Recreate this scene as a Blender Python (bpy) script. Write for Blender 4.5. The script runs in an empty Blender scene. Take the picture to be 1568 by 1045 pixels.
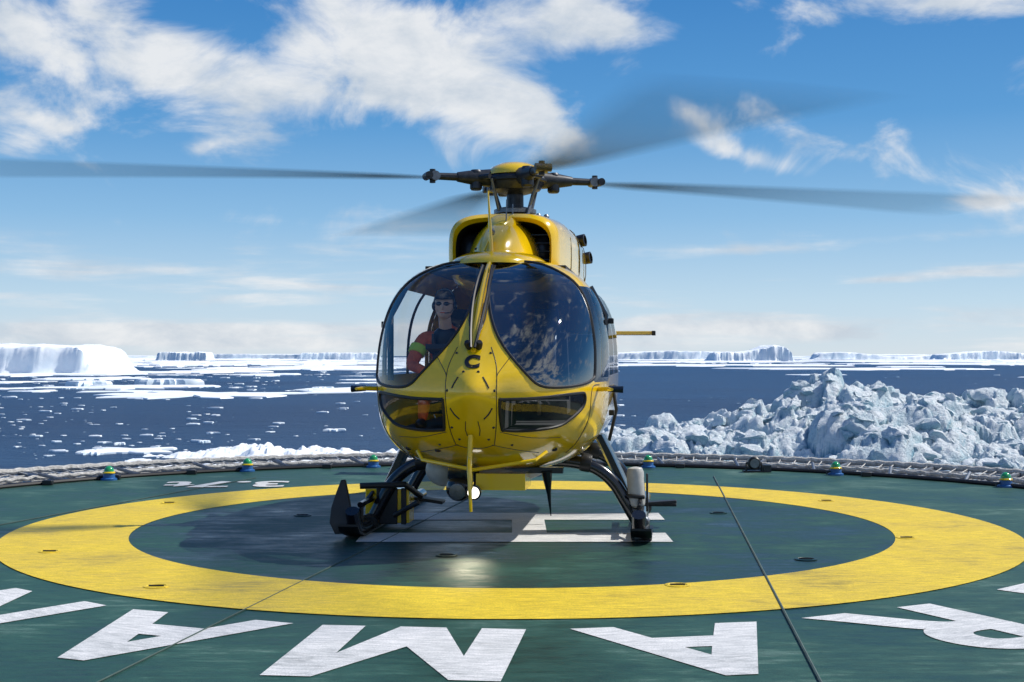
import bpy, bmesh, math, random
from mathutils import Vector, Matrix, noise
from mathutils.geometry import delaunay_2d_cdt
R = math.radians
random.seed(7)
scene = bpy.context.scene
COL = scene.collection
SEA = -10.5

# ------------------------------------------------------------ materials
def newmat(name):
    m = bpy.data.materials.new(name); m.use_nodes = True
    nt = m.node_tree
    return m, nt, nt.nodes['Principled BSDF']

def mat(name, col, rough=0.5, metal=0.0, var=0.0, vscale=6.0, bump=0.0, bscale=40.0,
        coat=0.0, spec=0.5, rvar=0.0, stretch=(1, 1, 1), col2=None):
    m, nt, b = newmat(name)
    b.inputs['Base Color'].default_value = (*col, 1)
    b.inputs['Roughness'].default_value = rough
    b.inputs['Metallic'].default_value = metal
    b.inputs['Specular IOR Level'].default_value = spec
    b.inputs['Coat Weight'].default_value = coat
    b.inputs['Coat Roughness'].default_value = 0.04
    tc = nt.nodes.new('ShaderNodeTexCoord'); mp = nt.nodes.new('ShaderNodeMapping')
    mp.inputs['Scale'].default_value = stretch
    nt.links.new(tc.outputs['Object'], mp.inputs['Vector'])
    if var > 0 or rvar > 0:
        n = nt.nodes.new('ShaderNodeTexNoise'); n.inputs['Scale'].default_value = vscale
        n.inputs['Detail'].default_value = 6; n.inputs['Roughness'].default_value = 0.65
        nt.links.new(mp.outputs[0], n.inputs['Vector'])
        cr = nt.nodes.new('ShaderNodeValToRGB')
        c2 = col2 if col2 else tuple(c * (1 - var) for c in col)
        cr.color_ramp.elements[0].position = 0.35; cr.color_ramp.elements[0].color = (*c2, 1)
        cr.color_ramp.elements[1].position = 0.65; cr.color_ramp.elements[1].color = (*col, 1)
        nt.links.new(n.outputs['Fac'], cr.inputs['Fac'])
        nt.links.new(cr.outputs[0], b.inputs['Base Color'])
        if rvar > 0:
            mr = nt.nodes.new('ShaderNodeMapRange')
            mr.inputs['From Min'].default_value = 0.3; mr.inputs['From Max'].default_value = 0.7
            mr.inputs['To Min'].default_value = max(0.02, rough - rvar); mr.inputs['To Max'].default_value = rough + rvar
            nt.links.new(n.outputs['Fac'], mr.inputs['Value'])
            nt.links.new(mr.outputs[0], b.inputs['Roughness'])
    if bump > 0:
        n2 = nt.nodes.new('ShaderNodeTexNoise'); n2.inputs['Scale'].default_value = bscale
        n2.inputs['Detail'].default_value = 5
        nt.links.new(mp.outputs[0], n2.inputs['Vector'])
        bp = nt.nodes.new('ShaderNodeBump'); bp.inputs['Strength'].default_value = bump
        bp.inputs['Distance'].default_value = 0.02
        nt.links.new(n2.outputs['Fac'], bp.inputs['Height'])
        nt.links.new(bp.outputs[0], b.inputs['Normal'])
    return m

M_yel = mat('yellow_paint', (0.90, 0.58, 0.002), 0.20, var=0.07, vscale=2.0, coat=1.0, rvar=0.05)
M_blk = mat('black_rubber', (0.012, 0.013, 0.016), 0.45, var=0.4, vscale=9)
M_blkg = mat('black_gloss', (0.010, 0.012, 0.018), 0.2, var=0.3, vscale=9, coat=0.3)
M_grey = mat('grey_metal', (0.22, 0.24, 0.27), 0.4, 0.7, var=0.4, vscale=20)
M_dgrey = mat('dark_steel', (0.05, 0.055, 0.065), 0.4, 0.5, var=0.5, vscale=15)
M_white = mat('white_plastic', (0.5, 0.5, 0.48), 0.4, var=0.2, vscale=12)
M_int = mat('cabin_interior', (0.03, 0.032, 0.038), 0.75, var=0.3, vscale=8)
M_seat = mat('seat_fabric', (0.035, 0.037, 0.045), 0.8, var=0.4, vscale=25, bump=0.3)
M_red = mat('red_suit', (0.85, 0.15, 0.03), 0.7, var=0.3, vscale=14, bump=0.5, bscale=18)
M_skin = mat('skin', (0.78, 0.50, 0.38), 0.45, var=0.10, vscale=20)
M_hiviz = mat('hi_viz', (0.55, 0.75, 0.05), 0.6, var=0.1)
M_green = mat('green_lens', (0.02, 0.35, 0.12), 0.15, coat=0.5, var=0.2)
M_blue = mat('blue_base', (0.02, 0.12, 0.35), 0.4, var=0.3)
M_rope = mat('net_rope', (0.60, 0.59, 0.56), 0.8, var=0.5, vscale=20, bump=0.6, bscale=60)

def glassmat(name, tint, f0, f1):
    m, nt, b = newmat(name); nt.nodes.remove(b)
    out = nt.nodes['Material Output']
    tr = nt.nodes.new('ShaderNodeBsdfTransparent'); tr.inputs[0].default_value = (*tint, 1)
    gl = nt.nodes.new('ShaderNodeBsdfGlossy'); gl.inputs['Roughness'].default_value = 0.012
    gl.inputs['Color'].default_value = (0.95, 0.97, 1, 1)
    lw = nt.nodes.new('ShaderNodeLayerWeight'); lw.inputs['Blend'].default_value = .5
    pw = nt.nodes.new('ShaderNodeMath'); pw.operation = 'POWER'; pw.inputs[1].default_value = 4.0
    nt.links.new(lw.outputs['Facing'], pw.inputs[0])
    mx = nt.nodes.new('ShaderNodeMath'); mx.operation = 'MULTIPLY_ADD'; mx.use_clamp = True
    mx.inputs[1].default_value = f1; mx.inputs[2].default_value = f0
    nt.links.new(pw.outputs[0], mx.inputs[0])
    mix = nt.nodes.new('ShaderNodeMixShader')
    nt.links.new(mx.outputs[0], mix.inputs[0]); nt.links.new(tr.outputs[0], mix.inputs[1])
    nt.links.new(gl.outputs[0], mix.inputs[2]); nt.links.new(mix.outputs[0], out.inputs['Surface'])
    return m
M_glass = glassmat('windshield_glass', (0.94, 0.96, 0.97), .055, .6)
M_glassr = glassmat('windshield_glass_sheen', (0.50, 0.56, 0.62), .20, .75)  # same glass as the left pane; stronger reflection and darkening put into the shader
M_glassd = glassmat('door_glass', (0.93, 0.95, 0.96), .04, .4)

# ------------------------------------------------------------ mesh builder
class MB:
    def __init__(s): s.v = []; s.f = []; s.m = []
    def addf(s, f, m): s.f.append(tuple(f)); s.m.append(m)
    def tube(s, pts, r, seg=8, m=0, caps=True):
        pts = [Vector(p) for p in pts]; n = len(pts)
        rr = r if isinstance(r, (list, tuple)) else [r] * n
        up = None; rings = []
        for i in range(n):
            t = (pts[min(i + 1, n - 1)] - pts[max(i - 1, 0)]).normalized()
            if up is None:
                up = Vector((0, 0, 1)) if abs(t.z) < 0.9 else Vector((1, 0, 0))
            a = up - t * up.dot(t)
            if a.length < 1e-5: a = t.orthogonal()
            a.normalize(); up = a; b = t.cross(a)
            base = len(s.v)
            for k in range(seg):
                an = 2 * math.pi * k / seg
                s.v.append(pts[i] + (a * math.cos(an) + b * math.sin(an)) * rr[i])
            rings.append(base)
        for i in range(n - 1):
            for k in range(seg):
                k2 = (k + 1) % seg
                s.addf((rings[i] + k, rings[i] + k2, rings[i + 1] + k2, rings[i + 1] + k), m)
        if caps:
            s.addf([rings[0] + k for k in range(seg)][::-1], m)
            s.addf([rings[-1] + k for k in range(seg)], m)
    def box(s, c, size, m=0, rot=None, taper=1.0):
        c = Vector(c); rot = rot or Matrix.Identity(3); b = len(s.v)
        for dz in (-1, 1):
            for dx, dy in ((-1, -1), (1, -1), (1, 1), (-1, 1)):
                k = taper if dz > 0 else 1
                s.v.append(c + rot @ Vector((dx * size[0] / 2 * k, dy * size[1] / 2 * k, dz * size[2] / 2)))
        for f in ((3, 2, 1, 0), (4, 5, 6, 7), (0, 1, 5, 4), (1, 2, 6, 5), (2, 3, 7, 6), (3, 0, 4, 7)):
            s.addf([b + i for i in f], m)
    def lathe(s, c, axis, prof, seg=24, m=0):
        c = Vector(c); axis = Vector(axis).normalized(); a = axis.orthogonal().normalized(); b = axis.cross(a)
        rings = []
        for r, h in prof:
            base = len(s.v)
            for k in range(seg):
                an = 2 * math.pi * k / seg
                s.v.append(c + axis * h + (a * math.cos(an) + b * math.sin(an)) * max(r, 1e-4))
            rings.append(base)
        for i in range(len(prof) - 1):
            for k in range(seg):
                k2 = (k + 1) % seg
                s.addf((rings[i] + k, rings[i] + k2, rings[i + 1] + k2, rings[i + 1] + k), m)
        s.addf([rings[0] + k for k in range(seg)][::-1], m)
        s.addf([rings[-1] + k for k in range(seg)], m)
    def ell(s, c, rad, m=0, seg=24, rings=14, rot=None, lo=-90, hi=90):
        c = Vector(c); rot = rot or Matrix.Identity(3); rg = []
        for i in range(rings + 1):
            la = R(lo + (hi - lo) * i / rings); base = len(s.v)
            for k in range(seg):
                an = 2 * math.pi * k / seg
                s.v.append(c + rot @ Vector((rad[0] * math.cos(la) * math.cos(an), rad[1] * math.cos(la) * math.sin(an), rad[2] * math.sin(la))))
            rg.append(base)
        for i in range(rings):
            for k in range(seg):
                k2 = (k + 1) % seg
                s.addf((rg[i] + k, rg[i] + k2, rg[i + 1] + k2, rg[i + 1] + k), m)
    def loft(s, secs, m=0, cap0=True, cap1=True, mf=None):
        n = len(secs[0]); rg = []
        for sc in secs:
            rg.append(len(s.v)); s.v += [Vector(p) for p in sc]
        for i in range(len(secs) - 1):
            for k in range(n):
                k2 = (k + 1) % n
                f = (rg[i] + k, rg[i] + k2, rg[i + 1] + k2, rg[i + 1] + k)
                mm = m
                if mf:
                    ce = sum((s.v[q] for q in f), Vector()) / 4; mm = mf(ce)
                s.addf(f, mm)
        if cap0: s.addf([rg[0] + k for k in range(n)][::-1], m)
        if cap1: s.addf([rg[-1] + k for k in range(n)], m)
    def obj(s, name, mats, parent=None, sharp=35, bevel=0.0, smooth=True):
        me = bpy.data.meshes.new(name); me.from_pydata([tuple(v) for v in s.v], [], s.f)
        for mm in mats: me.materials.append(mm)
        me.polygons.foreach_set('material_index', s.m); me.update()
        bm = bmesh.new(); bm.from_mesh(me); bmesh.ops.recalc_face_normals(bm, faces=bm.faces[:]); bm.to_mesh(me); bm.free()
        if smooth:
            me.shade_smooth(); me.set_sharp_from_angle(angle=R(sharp))
        o = bpy.data.objects.new(name, me); COL.objects.link(o)
        if parent: o.parent = parent
        if bevel > 0:
            b = o.modifiers.new('b', 'BEVEL'); b.width = bevel; b.segments = 2; b.limit_method = 'ANGLE'
        return o

def empty(name, loc=(0, 0, 0), rz=0, sc=1):
    e = bpy.data.objects.new(name, None); COL.objects.link(e)
    e.location = loc; e.rotation_euler = (0, 0, rz); e.scale = (sc, sc, sc); e.empty_display_size = 0.2
    return e

def lerp_tab(tab, x):
    if x <= tab[0][0]: return tab[0][1]
    if x >= tab[-1][0]: return tab[-1][1]
    for i in range(len(tab) - 1):
        if tab[i][0] <= x <= tab[i + 1][0]:
            x0, y0 = tab[i]; x1, y1 = tab[i + 1]; h = x1 - x0; t = (x - x0) / h
            def sl(j):
                if j <= 0: return (tab[1][1] - tab[0][1]) / (tab[1][0] - tab[0][0])
                if j >= len(tab) - 1: return (tab[-1][1] - tab[-2][1]) / (tab[-1][0] - tab[-2][0])
                return (tab[j + 1][1] - tab[j - 1][1]) / (tab[j + 1][0] - tab[j - 1][0])
            m0 = sl(i) * h; m1 = sl(i + 1) * h
            return (2*t**3-3*t*t+1)*y0 + (t**3-2*t*t+t)*m0 + (-2*t**3+3*t*t)*y1 + (t**3-t*t)*m1

def catmull(pts, sub=6, closed=True):
    out = []; n = len(pts)
    rng = range(n) if closed else range(n - 1)
    for i in rng:
        g = (lambda j: pts[j % n]) if closed else (lambda j: pts[max(0, min(n - 1, j))])
        p0, p1, p2, p3 = g(i - 1), g(i), g(i + 1), g(i + 2)
        for k in range(sub):
            t = k / sub
            out.append(tuple(0.5 * ((2*p1[c]) + (-p0[c]+p2[c])*t + (2*p0[c]-5*p1[c]+4*p2[c]-p3[c])*t*t + (-p0[c]+3*p1[c]-3*p2[c]+p3[c])*t**3) for c in range(len(p1))))
    if not closed: out.append(tuple(pts[-1]))
    return out

def inpoly(x, y, poly):
    c = False; n = len(poly); j = n - 1
    for i in range(n):
        xi, yi = poly[i]; xj, yj = poly[j]
        if (yi > y) != (yj > y) and x < (xj - xi) * (y - yi) / (yj - yi) + xi: c = not c
        j = i
    return c

# ------------------------------------------------------------ HELICOPTER
YAW = -R(6.5)
heli = empty('helicopter', (-0.31, 10.25, 0.092), YAW, 0.94)
GZ = -0.098   # local height of the deck

def Wz(z):
    t = (z - 1.35) / (1.07 if z > 1.35 else 0.85)
    return 1.04 * max(0.0, 1 - abs(t) ** 3) ** (1 / 3)
PT = [(0.50, 1.6), (0.515, 1.2), (0.55, 0.88), (0.62, 0.58), (0.72, 0.36), (0.85, 0.18), (1.0, 0.07), (1.2, 0.01), (1.35, 0.03), (1.5, 0.12),
      (1.7, 0.29), (1.9, 0.50), (2.1, 0.76), (2.25, 1.0), (2.34, 1.2), (2.39, 1.37), (2.42, 1.6)]
def front(x, z):
    W = max(Wz(z), 1e-4); t = min(1.0, abs(x) / W)
    g = 1 - max(0.0, 1 - t ** 2.4) ** (1 / 2.2)
    P = lerp_tab(PT, z)
    y = P + (1.6 - P) * g
    y -= 0.13 * math.exp(-(x / 0.155) ** 2) * math.exp(-((z - 1.24) / 0.18) ** 2)
    y -= 0.03 * math.exp(-(x / 0.07) ** 2) * (1 / (1 + math.exp(-(z - 1.5) * 14)))* (1 / (1 + math.exp((z - 2.25) * 20)))
    return y
def fnorm(x, z):
    e = 0.002
    dx = (front(x + e, z) - front(x - e, z)) / (2 * e); dz = (front(x, z + e) - front(x, z - e)) / (2 * e)
    return Vector((dx, -1, dz)).normalized()
WS = [(.045, 2.31), (.09, 2.355), (.30, 2.375), (.49, 2.335), (.74, 2.19), (.875, 1.97), (.94, 1.67), (.95, 1.40), (.93, 1.325), (.84, 1.285), (.67, 1.27), (.54, 1.29), (.44, 1.375), (.235, 1.61), (.115, 1.83), (.05, 2.08)]
CH = [(.23, 1.165), (.26, 1.178), (.5, 1.185), (.82, 1.215), (.875, 1.20), (.86, 1.1), (.76, 1.0), (.66, .945), (.45, .92), (.27, .925), (.235, .95)]
WSc = catmull(WS, 5); CHc = catmull(CH, 4)
DR = []
for i in range(13):
    z = 1.34 + (2.12 - 1.34) * i / 12; DR.append((Wz(z) * 0.955, z))
for i in range(13):
    z = 2.12 - (2.12 - 1.34) * i / 12; DR.append((Wz(z) * 0.9985, z))
def mir(p): return [(-a, b) for a, b in p]
polys = [WSc, mir(WSc), CHc, mir(CHc), DR, mir(DR)]
verts2 = []; edges2 = []
N = 72
bnd = []
for k in range(N):
    a = 2 * math.pi * k / N
    sx, cx = math.sin(a), math.cos(a)
    z = 1.35 + (1.07 if sx > 0 else 0.85) * math.copysign(abs(sx) ** (2 / 3), sx)
    x = 1.04 * math.copysign(abs(cx) ** (2 / 3), cx)
    bnd.append((x, z))
def addloop(lp):
    b = len(verts2)
    for p in lp: verts2.append(Vector(p))
    for i in range(len(lp)): edges2.append((b + i, b + (i + 1) % len(lp)))
addloop(bnd)
for p in polys: addloop(p)
con = [v.copy() for v in verts2]
for j in range(1, 56):
    s = -math.pi / 2 + math.pi * j / 56
    z = 1.35 + (1.07 if s > 0 else .85) * math.sin(s)
    W = Wz(z)
    for i in range(-24, 25):
        x = W * math.sin(math.pi / 2 * i / 24.5)
        if abs(x) > W * 0.996: continue
        if min((abs(c.x - x) + abs(c.y - z)) for c in con) < 0.014: continue
        verts2.append(Vector((x, z)))
res = delaunay_2d_cdt(verts2, edges2, [], 0, 1e-6)
v2, f2 = res[0], res[2]
P3 = [Vector((v.x, front(v.x, v.y), v.y)) for v in v2]
body_f, body_m, glass_f, glass_m = [], [], [], []
for f in f2:
    cx = sum(v2[i].x for i in f) / 3; cz = sum(v2[i].y for i in f) / 3
    inside = any(inpoly(cx, cz, p) for p in polys)
    if inside:
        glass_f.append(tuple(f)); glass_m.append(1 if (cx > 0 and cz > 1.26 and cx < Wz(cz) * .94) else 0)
    else:
        body_f.append(tuple(f))
        t = abs(cx) / max(Wz(cz), 1e-4)
        body_m.append(1 if (1.30 < cz < 2.16 and t > 0.9) else 0)
def shell(name, fs, ms, mats):
    used = sorted({i for f in fs for i in f}); mp = {u: k for k, u in enumerate(used)}
    me = bpy.data.meshes.new(name); me.from_pydata([tuple(P3[u]) for u in used], [], [tuple(mp[i] for i in f) for f in fs])
    for m in mats: me.materials.append(m)
    me.polygons.foreach_set('material_index', ms); me.update(); me.shade_smooth()
    bm = bmesh.new(); bm.from_mesh(me)
    for f in bm.faces:
        if f.normal.dot(fnorm(f.calc_center_median().x, f.calc_center_median().z)) < 0: f.normal_flip()
    bm.to_mesh(me); bm.free()
    nn = []
    for u in used:
        x, z = v2[u].x, v2[u].y
        W = Wz(z)
        if W < 0.03 or abs(x) > W * 0.99:
            t = (z - 1.35) / (1.07 if z > 1.35 else .85)
            nx = (abs(x) / 1.04) ** 2 / 1.04 * (1 if x > 0 else -1); nz = abs(t) ** 2 / (1.07 if z > 1.35 else .85) * (1 if t > 0 else -1)
            nn.append(Vector((nx, -0.08, nz)).normalized())
        else:
            nn.append(fnorm(x * 0.999, z))
    me.normals_split_custom_set_from_vertices([tuple(n) for n in nn])
    o = bpy.data.objects.new(name, me); COL.objects.link(o); o.parent = heli
    return o
shell('nose_shell', body_f, body_m, [M_yel, M_blkg])
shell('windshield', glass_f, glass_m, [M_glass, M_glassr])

mb = MB()
def skinline(pts2, r, m=0, closed=False, off=0.0):
    pp = []
    for x, z in pts2:
        p = Vector((x, front(x, z), z)) + fnorm(x, z) * off; pp.append(p)
    if closed: pp.append(pp[0])
    mb.tube(pp, r, 6, m, caps=not closed)
for p in (WSc, mir(WSc)): skinline(p, 0.013, 0, True)
for p in (CHc, mir(CHc)): skinline(p, 0.014, 0, True)
for sg in (-1, 1):
    skinline(catmull([(sg*.14, 1.60), (sg*.20, 1.42), (sg*.205, 1.15), (sg*.19, .95), (sg*.16, .80)], 6, False), 0.0035)
    skinline(catmull([(sg*.30, 1.52), (sg*.22, 1.40), (sg*.205, 1.36)], 5, False), 0.003)
    skinline(catmull([(sg*.22, .91), (sg*.45, .86), (sg*.68, .85)], 5, False), 0.003)
    skinline(catmull([(sg*.98, 1.28), (sg*.93, 1.25), (sg*.9, 1.0), (sg*.80, .8), (sg*.70, .7)], 5, False), 0.004)
    skinline([(sg*.10, 1.36), (sg*.13, 1.31), (sg*.15, 1.27)], 0.007)
    skinline([(sg*.10, 1.02), (sg*.14, 1.06), (sg*.17, 1.11)], 0.007)
    skinline([(sg*.05, 1.00), (sg*.06, .93), (sg*.05, .88)], 0.004)
    skinline(catmull([(sg*.14, .80), (sg*.3, .76), (sg*.5, .72)], 5, False), 0.003)
skinline(catmull([(-.16, .80), (-.08, .775), (0, .77), (.08, .775), (.16, .80)], 5, False), 0.0035)
mb.obj('window_seals', [M_blk], heli)
mb = MB()
for (x, z) in [(-.14, 1.55), (.14, 1.55), (-.19, 1.25), (.19, 1.25), (-.17, .95), (.17, .95), (-.06, 1.40), (.06, 1.40), (-.30, .80), (.30, .80), (-.12, .85), (.12, .85)]:
    p = Vector((x, front(x, z), z)); mb.ell(p, (.012, .006, .012), 0, 10, 6)
for x in (-.33, .62, -.62):
    z = .745; p = Vector((x, front(x, z), z)); mb.ell(p, (.03, .012, .018), 0, 10, 6)
mb.obj('latches', [M_blk], heli)

def section(Y, zc, hu, hd, w, n=3.0, seg=48):
    out = []
    for k in range(seg):
        a = 2 * math.pi * k / seg; s_, c_ = math.sin(a), math.cos(a)
        out.append((w * math.copysign(abs(c_) ** (2 / n), c_), Y, zc + (hu if s_ > 0 else hd) * math.copysign(abs(s_) ** (2 / n), s_)))
    return out
mb = MB()
secs = [section(y, 1.35, 1.07, .85, 1.04, 3.0, 72) for y in (1.6, 1.7, 2.2, 2.65, 2.8, 3.2, 3.7, 3.95)]
def mf(c):
    if abs(c.x) > 0.6 and 1.36 < c.z < 2.13:
        if 1.7 < c.y < 2.65 or 2.8 < c.y < 3.7: return 1
        if c.y < 1.7: return 2
    if abs(c.x) > .6 and 1.3 < c.z < 2.17 and c.y < 3.7: return 2
    return 0
mb.loft(secs, 0, False, False, mf)
secs = [section(3.95, 1.35, 1.07, .85, 1.04), section(4.4, 1.42, 1.0, .84, .98), section(4.9, 1.55, .85, .75, .82, 2.6), section(5.5, 1.72, .62, .5, .5, 2.3),
        section(6.0, 1.82, .42, .33, .32, 2), section(7.2, 1.88, .30, .26, .25, 2), section(8.8, 1.95, .24, .22, .2, 2)]
mb.loft(secs, 0, False, True)
mb.obj('fuselage', [M_yel, M_glassd, M_blkg], heli, sharp=50)

# tail
mb = MB()
mb.tube([(0, 9.4 + .62 * math.cos(a), 1.95 + .62 * math.sin(a)) for a in [2 * math.pi * i / 32 for i in range(33)]], .13, 12, 0, False)
for i in range(10):
    a = 2 * math.pi * i / 10
    mb.box((0, 9.4 + .3 * math.cos(a), 1.95 + .3 * math.sin(a)), (.02, .08, .5), 1, Matrix.Rotation(-a + math.pi / 2, 3, 'X'))
mb.lathe((-.12, 9.4, 1.95), (1, 0, 0), [(.1, 0), (.14, .03), (.14, .21), (.1, .24)], 20, 1)
mb.loft([[(x, y, z) for x, y in ((-.09, 9.2 + k), (.09, 9.2 + k), (.05, 9.9 + k), (-.05, 9.9 + k))] for z, k in ((2.5, 0), (2.85, .25))], 0)
mb.loft([[(X, 8.05 + d, 1.84 + .03), (X, 8.25 + d, 1.84 + .04), (X, 8.5, 1.84), (X, 8.25 + d, 1.815), (X, 8.05 + d, 1.82)] for X, d in ((-1.38, .08), (0, 0), (1.36, .08))], 0)
for X in (-1.38, 1.38): mb.box((X, 8.3, 1.845), (.05, .46, .06), 1)
mb.obj('tail_unit', [M_yel, M_blk], heli, bevel=0.006)

# cabin interior
mb = MB()
mb.box((0, 2.6, .86), (1.7, 3.0, .04), 0)
mb.box((0.15, 3.0, 1.30), (1.5, .05, .9), 0)
mb.box((0, 2.3, 2.33), (1.3, 1.5, .05), 0)
mb.box((0.05, .86, 1.42), (.95, .28, .28), 0, Matrix.Rotation(R(-14), 3, 'X'))
mb.box((0.05, .76, 1.585), (1.05, .34, .045), 0, Matrix.Rotation(R(-8), 3, 'X'))
mb.box((0, 1.3, 1.12), (.34, .9, .45), 0)
for k in range(7): mb.box((-.35 + k * .125, .70, 1.615), (.07, .12, .012), 1)
mb.box((0, 1.75, 2.28), (.3, .8, .1), 1)
mb.obj('cabin', [M_int, M_dgrey], heli, bevel=.012)
for nm, X in (('seat_pilot', -.43), ('seat_copilot', .43)):
    mb = MB(); 
    mb.box((X, 1.72, 1.06), (.46, .48, .12), 0)
    mb.box((X, 1.98, 1.42), (.46, .12, .66), 0, Matrix.Rotation(R(-10), 3, 'X'), .85)
    mb.box((X, 2.04, 1.86), (.27, .10, .22), 0, Matrix.Rotation(R(-6), 3, 'X'), .8)
    mb.tube([(X - .1, 2.02, 1.7), (X - .1, 2.04, 1.85)], .012, 8, 1); mb.tube([(X + .1, 2.02, 1.7), (X + .1, 2.04, 1.85)], .012, 8, 1)
    for s in (-1, 1): mb.tube([(X + s * .09, 1.99, 1.76), (X + s * .09, 1.89, 1.68), (X + s * .08, 1.86, 1.3), (X, 1.82, 1.15)], .018, 6, 1)
    mb.tube([(X, 1.28, 1.0), (X, 1.24, 1.25), (X, 1.27, 1.38)], [.02, .016, .022], 8, 1)
    mb.obj(nm, [M_seat, M_grey if X > 0 else M_dgrey], heli, bevel=.03)
mb = MB()
for sg in (-1, 1):
    mb.tube([(sg*1.0, 1.68, 1.30), (sg*1.0, 1.68, 1.9), (sg*.86, 1.68, 2.16)], .03, 8, 0)
mb.obj('door_posts', [M_blkg], heli)

# engine cowling
mb = MB()
def cowl(Y, w, zt, zb, n=3.6): return section(Y, (zt + zb) / 2, (zt - zb) / 2, (zt - zb) / 2, w, n, 48)
def inset(Y, w, zt, zb): return cowl(Y, w, zt, zb, 3.2)
secs = [cowl(3.0, .36, 2.75, 2.35), inset(2.45, .44, 2.80, 2.3), inset(2.12, .455, 2.82, 2.26)]
mb.loft(secs, 1, True, False)
secs = [inset(2.12, .455, 2.82, 2.26), cowl(2.06, .475, 2.85, 2.22), cowl(2.10, .515, 2.885, 2.2), cowl(2.25, .545, 2.905, 2.15), cowl(2.7, .61, 2.93, 2.15), cowl(3.4, .67, 2.91, 2.1), cowl(4.2, .68, 2.83, 2.1), cowl(4.9, .60, 2.66, 2.1), cowl(5.5, .4, 2.42, 2.0), cowl(5.9, .2, 2.2, 1.9)]
mb.loft(secs, 0, False, True)
mb.ell((0.0, 2.52, 2.34), (.37, 1.08, .535), 0, 40, 18, None, 0, 90)
mb.ell((0.0, 1.9, 2.36), (.46, .75, .16), 0, 32, 10, None, 0, 90)
mb.loft([section(Y, zc, h, h, w_, 2.4, 32) for Y, zc, h, w_ in ((1.86, 2.72, .06, .06), (1.95, 2.72, .13, .13), (2.2, 2.74, .16, .17), (2.9, 2.76, .17, .2))], 0)
mb.obj('engine_cowling', [M_yel, M_blk], heli, sharp=40)
mb = MB()
mb.ell((-.13, 1.70, 2.52), (.085, .05, .022), 0, 16, 8)
mb.ell((-.36, 2.5, 2.55), (.13, .2, .22), 3, 20, 12); mb.ell((.36, 2.5, 2.55), (.13, .2, .2), 3, 20, 12)
for i in range(5):
    mb.tube([(.25 + .0 * i, 2.3, 2.38 + i * .08), (.46, 2.3, 2.38 + i * .08)], .008, 6, 3)
for (X, Y, Z) in ((.64, 3.9, 2.76), (.68, 4.3, 2.60), (-.64, 3.9, 2.76)):
    s = 1 if X > 0 else -1
    mb.lathe((X - .08 * s, Y, Z), (s, -.25, .15), [(.06, 0), (.065, .05), (.068, .13), (.05, .135), (.045, .05)], 18, 0)
mb.tube([(-.02, 1.45, 2.40), (-.03, 1.42, 2.72), (-.05, 1.43, 3.02)], [.022, .014, .007], 8, 1)
mb.box((-.025, 1.47, 2.52), (.018, .14, .2), 1)
mb.tube([(-.12, 1.5, 2.43), (-.025, 1.44, 2.62)], .01, 6, 1)
mb.tube([(.06, 1.9, 2.80), (.065, 1.9, 3.0)], .006, 6, 2); mb.tube([(.10, 2.1, 2.80), (.10, 2.1, 2.98)], .006, 6, 2)
for (x, y, z) in ((-.03, 1.55, 2.66), ): mb.lathe((x, y, z), (0, -1, .2), [(.03, 0), (.03, .05), (.018, .07)], 14, 2)
for (x, z) in ((.28, 2.93), (.36, 2.92), (-.4, 2.9)): mb.lathe((x, 2.8, z - .02), (0, 0, 1), [(.03, 0), (.03, .03), (.015, .05)], 12, 2)
mb.obj('cowl_fittings', [M_blk, M_yel, M_grey, M_dgrey], heli)
mb = MB()
def cside(Y, z, n=3.6):
    w_ = lerp_tab([(2.25, .545), (2.7, .61), (3.4, .67), (4.2, .68), (4.9, .60)], Y); zt = lerp_tab([(2.25, 2.905), (2.7, 2.93), (3.4, 2.91), (4.2, 2.83), (4.9, 2.66)], Y); zb = 2.12
    t = abs((z - (zt + zb) / 2) / ((zt - zb) / 2)); return w_ * max(0, 1 - t ** n) ** (1 / n)
for sg in (-1, 1):
    for Y in (2.75, 3.3, 4.0): mb.tube([(sg * cside(Y, z), Y, z) for z in (2.3, 2.4, 2.5, 2.6, 2.7, 2.8, 2.84)], .004, 6, 0)
mb.obj('cowl_seams', [M_blk], heli)

mb = MB()
pp = [Vector((x, front(x, z), z)) + fnorm(x, z) * .02 for x, z in [(0, 2.38 - .033 * i) for i in range(26)]]
mb.tube(pp, [.022] * len(pp), 8, 0)
for sx in (-1, 1):
    pts = [(sx * .012, 1.56), (sx * .03, 1.75), (sx * .045 + .0, 2.0), (sx * .04, 2.27)]
    mb.tube([Vector((x, front(x, z), z)) + fnorm(x, z) * (.055) for x, z in catmull(pts, 4, False)], .013, 6, 1)
    mb.tube([Vector((x, front(x, z), z)) + fnorm(x, z) * (.04) for x, z in [(sx * .01, 1.6), (sx * .055, 1.8), (sx * .065, 2.0)]], .007, 6, 1)
    x, z = sx * .012 + sx * .025, 1.60
    mb.lathe(Vector((x, front(x, z), z)), fnorm(x, z), [(.03, -.02), (.03, .05), (.02, .07)], 14, 1)
mb.obj('wipers', [M_yel, M_blk], heli)

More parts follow.
